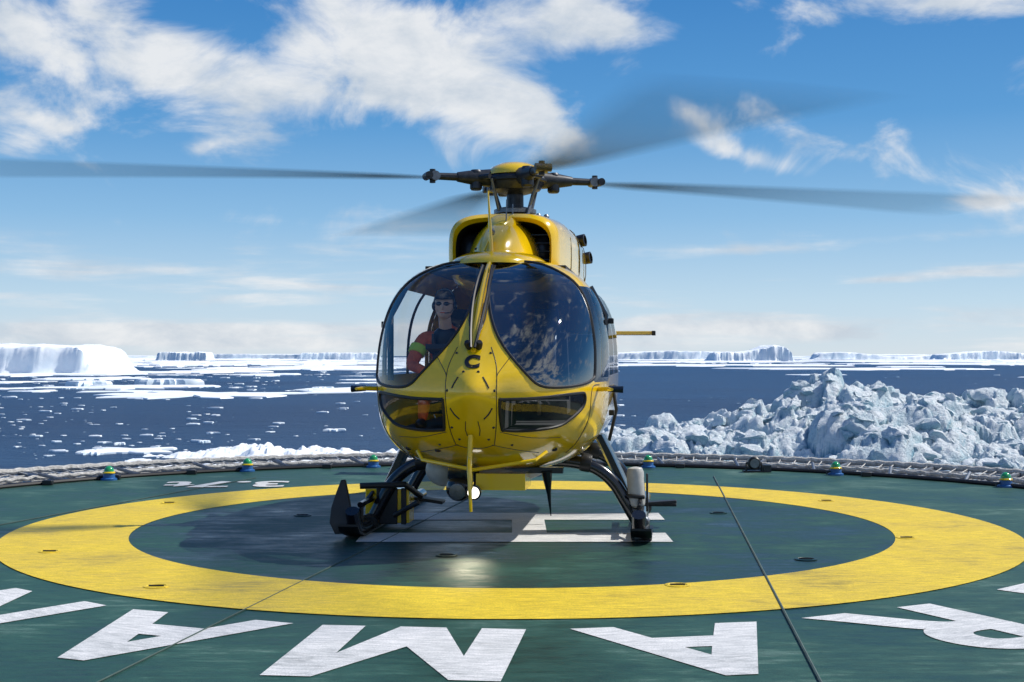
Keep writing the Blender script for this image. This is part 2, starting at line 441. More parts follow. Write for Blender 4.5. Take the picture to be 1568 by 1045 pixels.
# belly equipment
mb = MB()
mb.tube([(-.02, .12, .88), (-.01, -.02, .62), (0, .0, .28)], [.022, .02, .012], 8, 0)
mb.box((-.01, .05, .58), (.012, .16, .28), 0, Matrix.Rotation(R(10), 3, 'X'))
mb.tube([(-.50, .35, .74), (-.45, .30, .67), (0, .18, .60), (.5, .24, .68), (.58, .34, .74)], .016, 8, 0)
mb.box((.16, .9, .46), (.42, .5, .14), 0)
mb.lathe((-.2, .75, .60), (0, 0, -1), [(.11, 0), (.11, .12), (.09, .15)], 20, 1)
mb.ell((-.2, .70, .40), (.115, .115, .115), 1, 24, 14)
mb.lathe((-.2, .62, .385), (0, -1, -.15), [(.07, 0), (.07, .04), (.05, .045)], 18, 3)
mb.ell((-.40, 1.15, .52), (.17, .2, .15), 2, 24, 14)
mb.ell((.02, 1.3, .50), (.45, .5, .10), 2, 24, 10)
mb.tube([(.53, .9, .54), (.54, .93, .40), (.545, .96, .33), (.56, .98, .14)], [.05, .028, .018, .004], 8, 1)
mb.box((.42, .95, .54), (.5, .1, .05), 1)
for s in (-1, 1):
    mb.tube([(s * .93, .95, 1.24), (s * 1.06, .86, 1.245), (s * 1.10, .70, 1.245)], [.02, .02, .013], 8, 0)
    mb.tube([(s * 1.06, .9, 1.245), (s * 1.19, .9, 1.24)], [.025, .03], 8, 1)
mb.obj('belly_equipment', [M_yel, M_blkg, M_white, M_grey], heli)
mb = MB()
for (x, y, z) in ((1.05, 1.75, 1.85), (1.06, 2.3, 1.22), (1.05, 1.9, 1.0)):
    mb.box((x, y, z), (.05, .1, .05), 0)
mb.box((-1.06, 1.7, 1.82), (.05, .08, .06), 0)
mb.tube([(1.03, 2.6, 1.25), (1.07, 2.55, 1.0), (1.0, 2.5, .7)], .018, 8, 0)
mb.obj('door_fittings', [M_blk], heli, bevel=.01)

m, nt, b = newmat('lamp_lit'); b.inputs['Base Color'].default_value = (1, .95, .85, 1)
b.inputs['Emission Color'].default_value = (1, .93, .8, 1); b.inputs['Emission Strength'].default_value = 3
M_lamp = m
mb = MB()
mb.lathe((-.055, .66, .39), (0, -1, -.1), [(.02, 0), (.06, .06), (.065, .12), (.055, .125)], 20, 0)
mb.lathe((-.055, .532, .378), (0, -1, -.1), [(.05, 0), (.04, .012), (.01, .018)], 20, 1)
mb.tube([(-.055, .65, .4), (-.055, .75, .55)], .02, 8, 0)
mb.obj('landing_light', [M_blkg, M_lamp], heli)
sp = bpy.data.lights.new('landing_beam', 'SPOT'); sp.energy = 22; sp.spot_size = R(55); sp.spot_blend = 1; sp.shadow_soft_size = .12; sp.color = (1, .93, .65); sp.specular_factor = .08
so = bpy.data.objects.new('landing_beam', sp); COL.objects.link(so); so.parent = heli
so.location = (-.055, .48, .37); so.rotation_euler = Vector((-.1, -.75, -.48)).to_track_quat('-Z', 'Y').to_euler()

# landing gear
mb = MB()
for s, X in ((-1, -1.20), (1, 1.32)):
    mb.tube(catmull([(X, .98, .16), (X, 1.08, .03), (X, 1.25, GZ + .075), (X, 1.6, GZ + .065), (X, 3.5, GZ + .065), (X, 4.4, GZ + .065)], 5, False), .062, 12, 0)
    c = .05
    for Y in (1.75, 3.35):
        mb.tube(catmull([(s * .35 + c, Y, .56), (s * .62 + c, Y, .555), (s * .85 + c, Y, .50), (s * 1.02 + c, Y, .37), (s * 1.14 + c, Y, .18), (X, Y, GZ + .06)], 5, False), .06, 12, 0)
        mb.tube([(X, Y - .12, GZ + .07), (X, Y + .12, GZ + .07)], .085, 14, 1)
        mb.lathe((s * .72 + c, Y, .55), (s, 0, -.15), [(.08, 0), (.085, .02), (.085, .08), (.08, .1)], 14, 1)
    mb.loft([[(s * x + c + dx * w, 1.95 + dy * .12, z) for dx, dy in ((-1, 0), (-.5, -1), (.5, -1), (1, 0), (.5, 1), (-.5, 1))] for x, z, w in ((.88, .80, .055), (.97, .62, .06), (1.1, .35, .055), (1.2, .12, .05), (1.22, .0, .05))], 0)
    mb.tube([(X + s * .0, 1.3, .18), (X - s * .02, 2.6, .20)], .028, 8, 0)
    for Y in (1.35, 1.8, 2.2, 2.55): mb.tube([(X, Y, GZ + .07), (X, Y, .19)], .02, 8, 1)
    for k in range(3): mb.lathe((X, 1.15 + k * .16, .0), (s * .5, -1, 0), [(.05, 0), (.06, .02), (.06, .07), (.04, .09)], 12, 1)
    mb.loft([[(X - s * .07, 1.2 + y, z), (X + s * .11, 1.2 + y, z), (X + s * .11, 1.2 + y, z + .02), (X - s * .07, 1.2 + y, z + .02)] for y, z in ((-.30, .03), (-.22, -.03), (0, GZ + .01), (.9, GZ + .01))], 1)
    mb.tube([(X + s * .05, 1.0, .02), (X - s * .02, 1.9, .28)], .02, 8, 1)
mb.obj('skid_gear', [M_blkg, M_blk], heli, sharp=45)
mb = MB()
mb.loft([[(-1.32 + dx, 1.0 + dy + k * .04, z) for dx, dy in ((-w, 0), (w, .03), (w, .07), (-w, .04))] for z, w, k in ((-.05, .04, 0), (.05, .09, 0), (.18, .085, 1), (.31, .05, 2), (.42, .015, 3))], 0)
mb.box((-1.05, 1.9, .12), (.42, .25, .32), 1)
mb.box((-1.05, 1.765, .12), (.2, .02, .34), 0)
mb.box((-.89, 1.765, .12), (.05, .02, .34), 0)
mb.tube([(-1.25, 1.5, .33), (-.85, 1.6, .34), (-.75, 1.9, .20)], .03, 8, 0)
mb.tube([(-.95, 1.6, .05), (-.70, 1.5, .19)], .025, 8, 0)
mb.box((-.75, 2.2, .14), (.34, .18, .03), 0, Matrix.Rotation(R(8), 3, 'Y'))
mb.lathe((1.29, 1.75, .14), (-.06, 0, 1), [(.05, 0), (.075, .02), (.08, .06), (.08, .32), (.065, .36), (.02, .37)], 20, 2)
mb.tube([(1.38, 1.75, .1), (1.38, 1.75, .45)], .012, 6, 0)
mb.tube([(1.2, 1.67, .25), (1.36, 1.66, .24)], .02, 6, 0)
mb.box((1.45, 1.95, .16), (.4, .12, .03), 0, Matrix.Rotation(R(-5), 3, 'Y'))
mb.box((1.45, 2.2, .12), (.4, .10, .03), 0)
mb.lathe((1.36, 1.2, .08), (0, -1, 0), [(.05, 0), (.055, .05), (.04, .08)], 14, 3)
mb.lathe((1.30, 1.12, -.02), (0, -1, 0), [(.05, 0), (.055, .05), (.04, .08)], 14, 3)
mb.obj('gear_accessories', [M_blk, M_yel, M_white, M_grey], heli, bevel=.006)

cu = bpy.data.curves.new('registration_letter', 'FONT'); cu.body = 'C'; cu.size = .15; cu.offset = .008; cu.extrude = .002
cu.align_x = 'CENTER'; cu.align_y = 'CENTER'
tmp = bpy.data.objects.new('tmp', cu); COL.objects.link(tmp)
dg = bpy.context.evaluated_depsgraph_get(); me = bpy.data.meshes.new_from_object(tmp.evaluated_get(dg))
bpy.data.objects.remove(tmp)
for v in me.vertices:
    x, z = v.co.x * 1.15, v.co.y * .9 + 1.475
    p = Vector((x, front(x, z), z)) + fnorm(x, z) * (.004 + v.co.z); v.co = p
me.materials.clear(); me.materials.append(M_blk)
o = bpy.data.objects.new('registration_letter', me); COL.objects.link(o); o.parent = heli

# rotor head
HZ = 3.36; HY = 3.2
mb = MB()
mb.lathe((0, HY, 0), (0, 0, 1), [(.30, 2.86), (.28, 2.92), (.2, 2.94), (.12, 2.96), (.09, 3.0), (.085, 3.3)], 28, 0)
mb.lathe((0, HY, 0), (0, 0, 1), [(.17, 2.99), (.22, 3.0), (.22, 3.04), (.16, 3.06)], 28, 1)
mb.lathe((0, HY, 0), (0, 0, 1), [(.12, 3.2), (.26, 3.24), (.30, 3.3), (.31, 3.36), (.29, 3.39), (.2, 3.40)], 28, 0)
mb.lathe((0, HY, 0), (0, 0, 1), [(.30, 3.395), (.29, 3.43), (.24, 3.48), (.15, 3.52), (.01, 3.535)], 36, 2)
mb.lathe((0, HY, 0), (0, 0, 1), [(.31, 3.32), (.33, 3.33), (.33, 3.35), (.31, 3.36)], 28, 3)
BA = []
for k in range(4):
    w = R(-90 + 17 + 90 * k) - YAW
    d = Vector((math.cos(w), math.sin(w), 0)); n = Vector((-d.y, d.x, 0)); BA.append((w, d, n))
    C = Vector((0, HY, HZ))
    mb.tube([C + d * .22, C + d * .36, C + d * .5, C + d * .62], [.10, .085, .07, .05], 12, 0)
    mb.tube([C + d * .55, C + d * .85, C + d * .95], [.042, .036, .04], 10, 0)
    mb.tube([C + d * .86 - n * .06, C + d * .86 + n * .06], .05, 12, 1)
    mb.tube([C + d * .93 - n * .08, C + d * .93 + n * .08], .04, 12, 0)
    mb.lathe(C + d * .42, (0, 0, 1), [(.05, -.13), (.065, -.11), (.065, .06), (.05, .08)], 14, 0)
    mb.lathe(C + d * .88, (0, 0, 1), [(.03, -.07), (.03, .07)], 10, 0)
    mb.tube([C + d * .30 + n * .16 + Vector((0, 0, -.02)), Vector((0, HY, 3.02)) + d * .2 + n * .08], .016, 8, 1)
    mb.tube([C + d * .44, C + d * .32 + n * .17], .03, 8, 0)
mb.tube([(.14, HY - .22, 2.92), (.2, HY - .1, 3.2)], .02, 8, 1)
mb.obj('rotor_head', [M_dgrey, M_grey, M_yel, M_blk], heli)

m, nt, b = newmat('rotor_blade_sweep')
b.inputs['Base Color'].default_value = (0.02, 0.04, 0.065, 1); b.inputs['Roughness'].default_value = 0.5; b.inputs['Specular IOR Level'].default_value = .15
at = nt.nodes.new('ShaderNodeAttribute'); at.attribute_name = 'cover'
tr = nt.nodes.new('ShaderNodeBsdfTransparent'); mx = nt.nodes.new('ShaderNodeMixShader')
nt.links.new(at.outputs['Fac'], mx.inputs[0]); nt.links.new(tr.outputs[0], mx.inputs[1]); nt.links.new(b.outputs[0], mx.inputs[2])
nt.links.new(mx.outputs[0], nt.nodes['Material Output'].inputs['Surface'])
M_sweep = m
vs, fs, cov = [], [], []
NR, NA = 44, 44
for (w, d, n) in BA:
    base = len(vs); D = R(17)
    for i in range(NR + 1):
        r = .93 + (5.85 - .93) * i / NR
        ch = (.13 + .20 * min(1, max(0, (r - .93) / .5))) / r
        for j in range(NA + 1):
            th = (-.5 + j / NA) * (D + ch) * 1.0
            a, c2 = max(th - D / 2, -ch / 2), min(th + D / 2, ch / 2)
            cv = max(0, c2 - a) / D
            tip = min(1, max(0, (5.85 - r) / .9))
            cov.append(min(1, cv * 1.1) * (tip ** .6))
            z = HZ - .01 - .10 * ((r / 5.85) ** 1.5) - .12 * th * r / 5.85
            vs.append((r * math.cos(w + th), HY + r * math.sin(w + th), z))
    for i in range(NR):
        for j in range(NA):
            q = base + i * (NA + 1) + j
            fs.append((q, q + 1, q + NA + 2, q + NA + 1))
me = bpy.data.meshes.new('rotor_blades'); me.from_pydata(vs, [], fs); me.materials.append(M_sweep)
ca = me.attributes.new('cover', 'FLOAT', 'POINT'); ca.data.foreach_set('value', cov); me.shade_smooth()
o = bpy.data.objects.new('rotor_blades', me); COL.objects.link(o); o.parent = heli

# ------------------------------------------------------------ PILOT
pilot = empty('pilot', (-0.31, 10.25, 0.092), YAW, 0.94)
PX = -.44
J = {'pel': ((PX, 1.72, 1.2), .15), 'ab': ((PX, 1.70, 1.38), .145), 'ch': ((PX, 1.56, 1.6), .16), 'nk': ((PX, 1.46, 1.77), .065), 'hd': ((PX, 1.42, 1.85), .06),
     'sl': ((PX - .21, 1.48, 1.70), .08), 'el': ((PX - .30, 1.32, 1.44), .060), 'wl': ((PX - .13, 1.08, 1.40), .038),
     'sr': ((PX + .20, 1.50, 1.68), .078), 'er': ((PX + .28, 1.40, 1.42), .057), 'wr': ((PX + .24, 1.16, 1.32), .036),
     'hl': ((PX - .12, 1.6, 1.17), .10), 'kl': ((PX - .15, 1.22, 1.22), .07), 'al': ((PX - .14, 1.02, .95), .045),
     'hr': ((PX + .12, 1.6, 1.17), .10), 'kr': ((PX + .15, 1.22, 1.22), .07), 'ar': ((PX + .14, 1.02, .95), .045)}
E = [('pel', 'ab'), ('ab', 'ch'), ('ch', 'nk'), ('nk', 'hd'), ('ch', 'sl'), ('sl', 'el'), ('el', 'wl'), ('ch', 'sr'), ('sr', 'er'), ('er', 'wr'),
     ('pel', 'hl'), ('hl', 'kl'), ('kl', 'al'), ('pel', 'hr'), ('hr', 'kr'), ('kr', 'ar')]
ks = list(J); me = bpy.data.meshes.new('flight_suit'); me.from_pydata([J[k][0] for k in ks], [(ks.index(a), ks.index(b)) for a, b in E], [])
o = bpy.data.objects.new('flight_suit', me); COL.objects.link(o); o.parent = pilot
sk = o.modifiers.new('skin', 'SKIN'); sk.use_smooth_shade = True
if not me.skin_vertices:
    bm = bmesh.new(); bm.from_mesh(me); bm.verts.layers.skin.verify(); bm.to_mesh(me); bm.free()
for i, k in enumerate(ks):
    me.skin_vertices[0].data[i].radius = (J[k][1], J[k][1]); me.skin_vertices[0].data[i].use_root = (i == 0)
o.modifiers.new('sub', 'SUBSURF').levels = 2; o.modifiers['sub'].render_levels = 2
me.materials.append(M_red)
mb = MB()
hc = Vector((PX, 1.36, 1.985))
mb.ell(hc, (.084, .102, .124), 0, 28, 18)
mb.ell(hc + Vector((0, -.03, -.07)), (.060, .064, .058), 0, 20, 12)
mb.ell(hc + Vector((0, -.104, -.018)), (.013, .02, .024), 0, 12, 8)
for s in (-1, 1): mb.ell(hc + Vector((s * .084, .01, -.01)), (.012, .02, .03), 0, 12, 8)
mb.ell(hc + Vector((0, -.090, -.068)), (.026, .010, .006), 3, 12, 6)
mb.tube([hc + Vector((0, .01, -.1)), hc + Vector((0, .07, -.2))], [.055, .06], 14, 0)
mb.ell(hc + Vector((0, .01, .052)), (.092, .112, .088), 1, 24, 12, None, 0, 90)
mb.ell(hc + Vector((0, .045, -.01)), (.086, .085, .115), 1, 24, 12)
mb.ell(hc + Vector((0, -.1, .056)), (.07, .065, .008), 1, 20, 6)
for s in (-1, 1):
    mb.ell(hc + Vector((s * .033, -.094, .012)), (.029, .014, .019), 2, 14, 8)
    mb.tube([hc + Vector((s * .06, -.085, .015)), hc + Vector((s * .086, 0, .01))], .004, 6, 2)
    mb.ell(hc + Vector((s * .096, .015, -.005)), (.022, .032, .042), 2, 14, 8)
mb.tube([hc + Vector((.095, 0, -.02)), hc + Vector((.07, -.09, -.07)), hc + Vector((.02, -.115, -.072))], .004, 6, 2)
mb.tube(catmull([tuple(hc + Vector((-.098, .01, .02))), tuple(hc + Vector((-.066, .01, .12))), tuple(hc + Vector((0, .01, .148))), tuple(hc + Vector((.066, .01, .12))), tuple(hc + Vector((.098, .01, .02)))], 4, False), .009, 6, 2)
for wn, sd, tgt in (('wl', 1, Vector((PX, 1.02, 1.38))), ('wr', -1, Vector((PX + .2, 1.01, 1.32)))):
    w = Vector(J[wn][0]); d = (tgt - w); d = d.normalized() if d.length > .01 else Vector((0, -1, 0)); side = d.cross(Vector((0, 0, 1))).normalized()
    mb.ell(w + d * .05, (.045, .045, .022), 0, 14, 8)
    for q, L_ in enumerate((.06, .07, .065, .052)):
        b0 = w + d * .075 + side * (.03 - .02 * q)
        mb.tube([b0, b0 + d * L_ * .5, b0 + d * L_ * .85 + Vector((0, 0, -.02)), b0 + d * L_ * .8 + Vector((0, 0, -.04))], [.0095, .009, .0085, .007], 8, 0)
    b0 = w + d * .03 + side * .035
    mb.tube([b0, b0 + side * .03 + d * .02, b0 + side * .03 + d * .045 + Vector((0, 0, -.015))], [.012, .011, .008], 8, 0)
mb.obj('head_and_hands', [M_skin, M_blk, M_blkg, M_red], pilot)
mb = MB()
a, b_ = Vector(J['sl'][0]), Vector(J['el'][0])
mb.tube([a.lerp(b_, .35), a.lerp(b_, .6)], [.083, .077], 14, 0)
mb.loft([[(PX + w_ * math.copysign(abs(math.cos(t)) ** .8, math.cos(t)), yc + dd * math.sin(t), z) for t in [2*math.pi*i/28 for i in range(28)]] for z, w_, dd, yc in ((1.28, .13, .16, 1.69), (1.42, .14, .165, 1.65), (1.56, .145, .178, 1.57), (1.68, .14, .168, 1.52), (1.75, .11, .12, 1.48), (1.78, .08, .085, 1.47))], 1)
for s in (-1, 1): mb.tube([(PX + s * .10, 1.36, 1.73), (PX + s * .1, 1.37, 1.58), (PX + s * .09, 1.46, 1.4)], .018, 8, 2)
for s in (-1, 1): mb.box((PX + s * .07, 1.40, 1.50), (.08, .05, .11), 1)
for s, nme in ((-1, 'al'), (1, 'ar')):
    p = Vector(J[nme][0]); mb.ell(p + Vector((0, -.06, -.02)), (.05, .13, .05), 1, 16, 10)
mb.obj('vest_and_boots', [M_hiviz, M_blk, M_dgrey], pilot, bevel=.006)

# ------------------------------------------------------------ HELIDECK
def noise_node(nt, vec, sc, det=6, rough=.6):
    n = nt.nodes.new('ShaderNodeTexNoise'); n.inputs['Scale'].default_value = sc; n.inputs['Detail'].default_value = det
    n.inputs['Roughness'].default_value = rough; nt.links.new(vec, n.inputs['Vector']); return n.outputs['Fac']
def ramp(nt, fac, stops):
    c = nt.nodes.new('ShaderNodeValToRGB'); e = c.color_ramp.elements
    e[0].position, e[0].color = stops[0][0], (*stops[0][1], 1); e[1].position, e[1].color = stops[-1][0], (*stops[-1][1], 1)
    for p, cc in stops[1:-1]:
        k = e.new(p); k.color = (*cc, 1)
    nt.links.new(fac, c.inputs['Fac']); return c.outputs[0]
def mapping(nt, scale, coord='Object', rot=(0, 0, 0)):
    tc = nt.nodes.new('ShaderNodeTexCoord'); mp = nt.nodes.new('ShaderNodeMapping'); mp.inputs['Scale'].default_value = scale
    mp.inputs['Rotation'].default_value = rot
    nt.links.new(tc.outputs[coord], mp.inputs['Vector']); return mp.outputs[0]
def deckmat(name, stops, r0, r1, spec=.5):
    m, nt, b = newmat(name)
    v1 = mapping(nt, (1, 1, 1)); v2_ = mapping(nt, (.8, 4.0, 1), rot=(0, 0, R(4)))
    a = noise_node(nt, v1, .8, 6, .65); s = noise_node(nt, v2_, 2.4, 10, .8); g = noise_node(nt, v1, 130, 3, .6)
    mix = nt.nodes.new('ShaderNodeMath'); mix.operation = 'ADD'; nt.links.new(a, mix.inputs[0]); nt.links.new(s, mix.inputs[1])
    h = nt.nodes.new('ShaderNodeMath'); h.operation = 'MULTIPLY'; h.inputs[1].default_value = .5; nt.links.new(mix.outputs[0], h.inputs[0])
    col = ramp(nt, h.outputs[0], stops)
    # fine scuffs and dried salt
    v3 = mapping(nt, (1.2, 6.0, 1), rot=(0, 0, R(-9))); sc_ = noise_node(nt, v3, 5.0, 12, .85)
    gm0 = nt.nodes.new('ShaderNodeMix'); gm0.data_type = 'RGBA'; gm0.blend_type = 'MULTIPLY'; gm0.inputs[0].default_value = 1
    nt.links.new(col, gm0.inputs[6]); nt.links.new(ramp(nt, sc_, [(.36, (.62, .62, .64)), (.50, (1, 1, 1)), (.66, (1.45, 1.38, 1.38))]), gm0.inputs[7])
    gm = nt.nodes.new('ShaderNodeMix'); gm.data_type = 'RGBA'; gm.blend_type = 'MULTIPLY'; gm.inputs[0].default_value = .6
    gr = ramp(nt, g, [(.35, (.5, .5, .5)), (.65, (1.25, 1.25, 1.25))])
    nt.links.new(gm0.outputs[2], gm.inputs[6]); nt.links.new(gr, gm.inputs[7]); nt.links.new(gm.outputs[2], b.inputs['Base Color'])
    mr = nt.nodes.new('ShaderNodeMapRange'); mr.inputs['From Min'].default_value = .38; mr.inputs['From Max'].default_value = .56
    mr.inputs['To Min'].default_value = r0; mr.inputs['To Max'].default_value = r1
    nt.links.new(h.outputs[0], mr.inputs['Value']); nt.links.new(mr.outputs[0], b.inputs['Roughness'])
    bp = nt.nodes.new('ShaderNodeBump'); bp.inputs['Strength'].default_value = .35; bp.inputs['Distance'].default_value = .003
    nt.links.new(g, bp.inputs['Height']); nt.links.new(bp.outputs[0], b.inputs['Normal'])
    b.inputs['Specular IOR Level'].default_value = spec
    return m
M_deck = deckmat('green_deck_paint', [(.38, (.006, .028, .020)), (.45, (.014, .058, .040)), (.54, (.026, .088, .064)), (.61, (.09, .17, .14))], .34, .62, .32)
M_wet = deckmat('worn_deck_paint', [(.40, (.003, .013, .012)), (.48, (.009, .038, .029)), (.56, (.018, .074, .050)), (.64, (.05, .12, .09))], .24, .58, .32)
M_ring = deckmat('yellow_marking', [(.38, (.40, .29, .02)), (.45, (.68, .49, .03)), (.64, (.78, .58, .035))], .42, .6, .3)
M_mark = deckmat('white_marking', [(.38, (.28, .29, .28)), (.46, (.60, .61, .60)), (.64, (.74, .74, .73))], .5, .6, .3)
CY = 12.25
deck = empty('helideck')
DR_ = 6.8
mb = MB()
pts = [(DR_ * math.cos(a), CY + DR_ * math.sin(a)) for a in [math.pi * i / 60 for i in range(61)]] + [(-9, 11.5), (-9, -8), (9, -8), (9, 11.5)]
for z in (0, -.3):
    for x, y in pts: mb.v.append(Vector((x, y, z)))
n = len(pts); mb.addf(range(n), 0); mb.addf([n + i for i in range(n)][::-1], 1)
for i in range(n): mb.addf((i, (i + 1) % n, n + (i + 1) % n, n + i), 1)
mb.obj('deck_plate', [M_deck, M_grey], deck, smooth=False)
def sheet(name, polys_, z, m):
    b = MB()
    for p in polys_:
        k = len(b.v); b.v += [Vector((x, y, z)) for x, y in p]; b.addf([k + i for i in range(len(p))], 0)
    return b.obj(name, [m], deck, smooth=False)
def arcq(r0, r1, n=160, a0=0, a1=2 * math.pi):
    out = []
    for i in range(n):
        a, b = a0 + (a1 - a0) * i / n, a0 + (a1 - a0) * (i + 1) / n
        out.append([(r0 * math.cos(a), CY + r0 * math.sin(a)), (r1 * math.cos(a), CY + r1 * math.sin(a)), (r1 * math.cos(b), CY + r1 * math.sin(b)), (r0 * math.cos(b), CY + r0 * math.sin(b))])
    return out
sheet('touchdown_ring', arcq(3.32, 4.36), .006, M_ring)
sheet('touchdown_centre', [[(3.34 * math.cos(2*math.pi*i/120), CY + 3.34 * math.sin(2*math.pi*i/120)) for i in range(120)]], .003, M_wet)
sheet('letter_h', [[(-1.28, 11.15), (1.32, 11.15), (1.32, 11.72), (-1.28, 11.72)], [(.0, 11.72), (.30, 11.72), (.30, 12.65), (.0, 12.65)], [(-1.28, 12.65), (1.42, 12.65), (1.42, 13.2), (-1.28, 13.2)]], .007, M_mark)
def text_mesh(body, size, offset, sx=1.0, sy=1.0):
    cu = bpy.data.curves.new('t', 'FONT'); cu.body = body; cu.size = size; cu.offset = offset; cu.align_x = 'CENTER'; cu.align_y = 'CENTER'
    t = bpy.data.objects.new('t', cu); COL.objects.link(t); dg = bpy.context.evaluated_depsgraph_get(); dg.update()
    me = bpy.data.meshes.new_from_object(t.evaluated_get(dg)); bpy.data.objects.remove(t)
    xs = [v.co.x for v in me.vertices]; ys = [v.co.y for v in me.vertices]
    cx, cy = (min(xs) + max(xs)) / 2, (min(ys) + max(ys)) / 2
    wx, wy = max(xs) - min(xs), max(ys) - min(ys)
    for v in me.vertices:
        v.co.x = (v.co.x - cx) / wx * sx; v.co.y = (v.co.y - cy) / wy * sy
    return me
def letter_m(w, h):
    q = .30 * w / 1.12
    fs_ = [[(-w/2, -h/2), (-w/2 + q*.8, -h/2), (-w/2 + q*.8, h/2 - .42*h), (-w/2 + q*.8, h/2), (-w/2, h/2)],
           [(w/2, -h/2), (w/2, h/2), (w/2 - q*.8, h/2), (w/2 - q*.8, h/2 - .42*h), (w/2 - q*.8, -h/2)],
           [(-w/2 + q*.8, h/2), (-w/2 + q*.8, h/2 - .42*h), (-q*.42, -h/2), (0, -h/2), (0, -h/2 + .42*h)],
           [(w/2 - q*.8, h/2), (0, -h/2 + .42*h), (0, -h/2), (q*.42, -h/2), (w/2 - q*.8, h/2 - .42*h)]]
    vs, fs = [], []
    for f in fs_:
        b = len(vs); vs += [(x, y, 0) for x, y in f]; fs.append(tuple(range(b, b + len(f))))
    me = bpy.data.meshes.new('m'); me.from_pydata(vs, [], fs)
    bm = bmesh.new(); bm.from_mesh(me); bmesh.ops.recalc_face_normals(bm, faces=bm.faces[:])
    for f in bm.faces:
        if f.normal.z < 0: f.normal_flip()
    bmesh.ops.triangulate(bm, faces=bm.faces[:]); bm.to_mesh(me); bm.free()
    return me
def deck_text(name, body, ang, r, w, h, z=.004, off=.035):
    me = letter_m(w, h) if body == 'M' else text_mesh(body, 1.0, off, w, h)
    me.materials.clear(); me.materials.append(M_mark)
    o = bpy.data.objects.new(name, me); COL.objects.link(o); o.parent = deck
    o.location = (r * math.sin(R(ang)), CY - r * math.cos(R(ang)), z)
    o.rotation_euler = (0, 0, R(ang) + math.pi)
    return o
for k, (ch, ang, w) in enumerate((('A', -22.5, 1.12), ('M', -6.2, 1.16), ('A', 10.8, 1.10), ('R', 27.5, 1.0), ('F', 42, .95), ('N', -38.5, 1.0), ('I', 56, .25), ('A', -55, 1.1))):
    deck_text('deck_lettering_%d' % k, ch, ang, 5.22, w, 1.22)
me = text_mesh('3.7t', 1.0, .03, 1.45, .75); me.materials.clear(); me.materials.append(M_mark)
o = bpy.data.objects.new('weight_marking', me); COL.objects.link(o); o.parent = deck; o.location = (-3.4, 16.15, .008); o.rotation_euler = (0, 0, R(4) + math.pi)
M_seam = mat('deck_seam', (.06, .10, .085), .6, var=.4)
mb = MB()
def seam(a, b, r=.008): mb.tube([(a[0], a[1], .006), (b[0], b[1], .006)], r, 6, 0)
seam((2.55, 17.2), (1.2, 4.0), .0085)
seam((-2.0, 6.0), (.3, 18.8), .0045); seam((-5.6, 9.0), (-3.2, 17), .0045); seam((5.5, 8), (5.9, 15), .0045)
mb.obj('deck_seams', [M_seam], deck)
mb = MB()
mb2 = MB()
for (x, y, rg) in ((-2.35, 9.0, 1), (1.10, 9.05, 1), (3.30, 11.4, 1), (-3.6, 10.6, 1), (-3.55, 14.1, 1), (3.3, 14.3, 1), (0.0, 15.9, 1), (1.5, 13.9, 0), (2.0, 13.2, 0), (-2.0, 13.0, 0), (-.5, 10.4, 0), (2.2, 10.2, 0)):
    t_ = mb2 if rg else mb
    t_.lathe((x, y, .002), (0, 0, 1), [(.085, .0045), (.085, .008), (.065, .010), (.06, .005)], 20, 0)
    t_.tube([(x - .05, y, .012), (x + .05, y, .012)], .006, 6, 1)
mb.obj('tie_down_points', [M_wet, M_dgrey], deck)
mb2.obj('tie_down_points_on_ring', [M_ring, M_dgrey], deck)
mb = MB()
mb.tube([(DR_ * math.cos(a), CY + DR_ * math.sin(a), .02) for a in [R(2) + (math.pi - R(4)) * i / 80 for i in range(81)]], .03, 8, 0)
mb.obj('edge_lip', [M_blk], deck)

# safety net
mb = MB()
A0, A1 = R(8), R(172)
def arc(r, z, n=90, tw=0): return [(r * math.cos(A0 + (A1 - A0) * i / n), CY + r * math.sin(A0 + (A1 - A0) * i / n), z + tw * math.sin(i * 2.3)) for i in range(n + 1)]
mb.tube(arc(6.93, -.02), .03, 8, 1); mb.tube(arc(8.05, .06, 260, .008), .042, 8, 0)
mb.tube(arc(7.35, .03, 260, .01), .028, 8, 0)
for q in range(1, 7): mb.tube(arc(6.93 + q * .16, -.03 + .075 * q / 9, 120, .014), .009, 5, 0, False)
for i in range(0, 110):
    a = A0 + (A1 - A0) * (i + random.uniform(-.2, .2)) / 109; da = R(1.2)
    mb.tube([(6.93 * math.cos(a), CY + 6.93 * math.sin(a), -.02), (7.5 * math.cos(a + da*.4), CY + 7.5 * math.sin(a + da*.4), -.02), (8.05 * math.cos(a + da), CY + 8.05 * math.sin(a + da), .06)], .009, 5, 0, False)
for i in range(0, 19):
    a = A0 + (A1 - A0) * (i + .4) / 19
    mb.tube([(6.8 * math.cos(a), CY + 6.8 * math.sin(a), -.06), (8.1 * math.cos(a), CY + 8.1 * math.sin(a), .035)], .035, 8, 1)
    mb.tube([(6.85 * math.cos(a), CY + 6.85 * math.sin(a), -.02), (7.3 * math.cos(a + .03), CY + 7.3 * math.sin(a + .03), .08)], .022, 6, 1)
mb.obj('safety_net', [M_rope, M_grey])

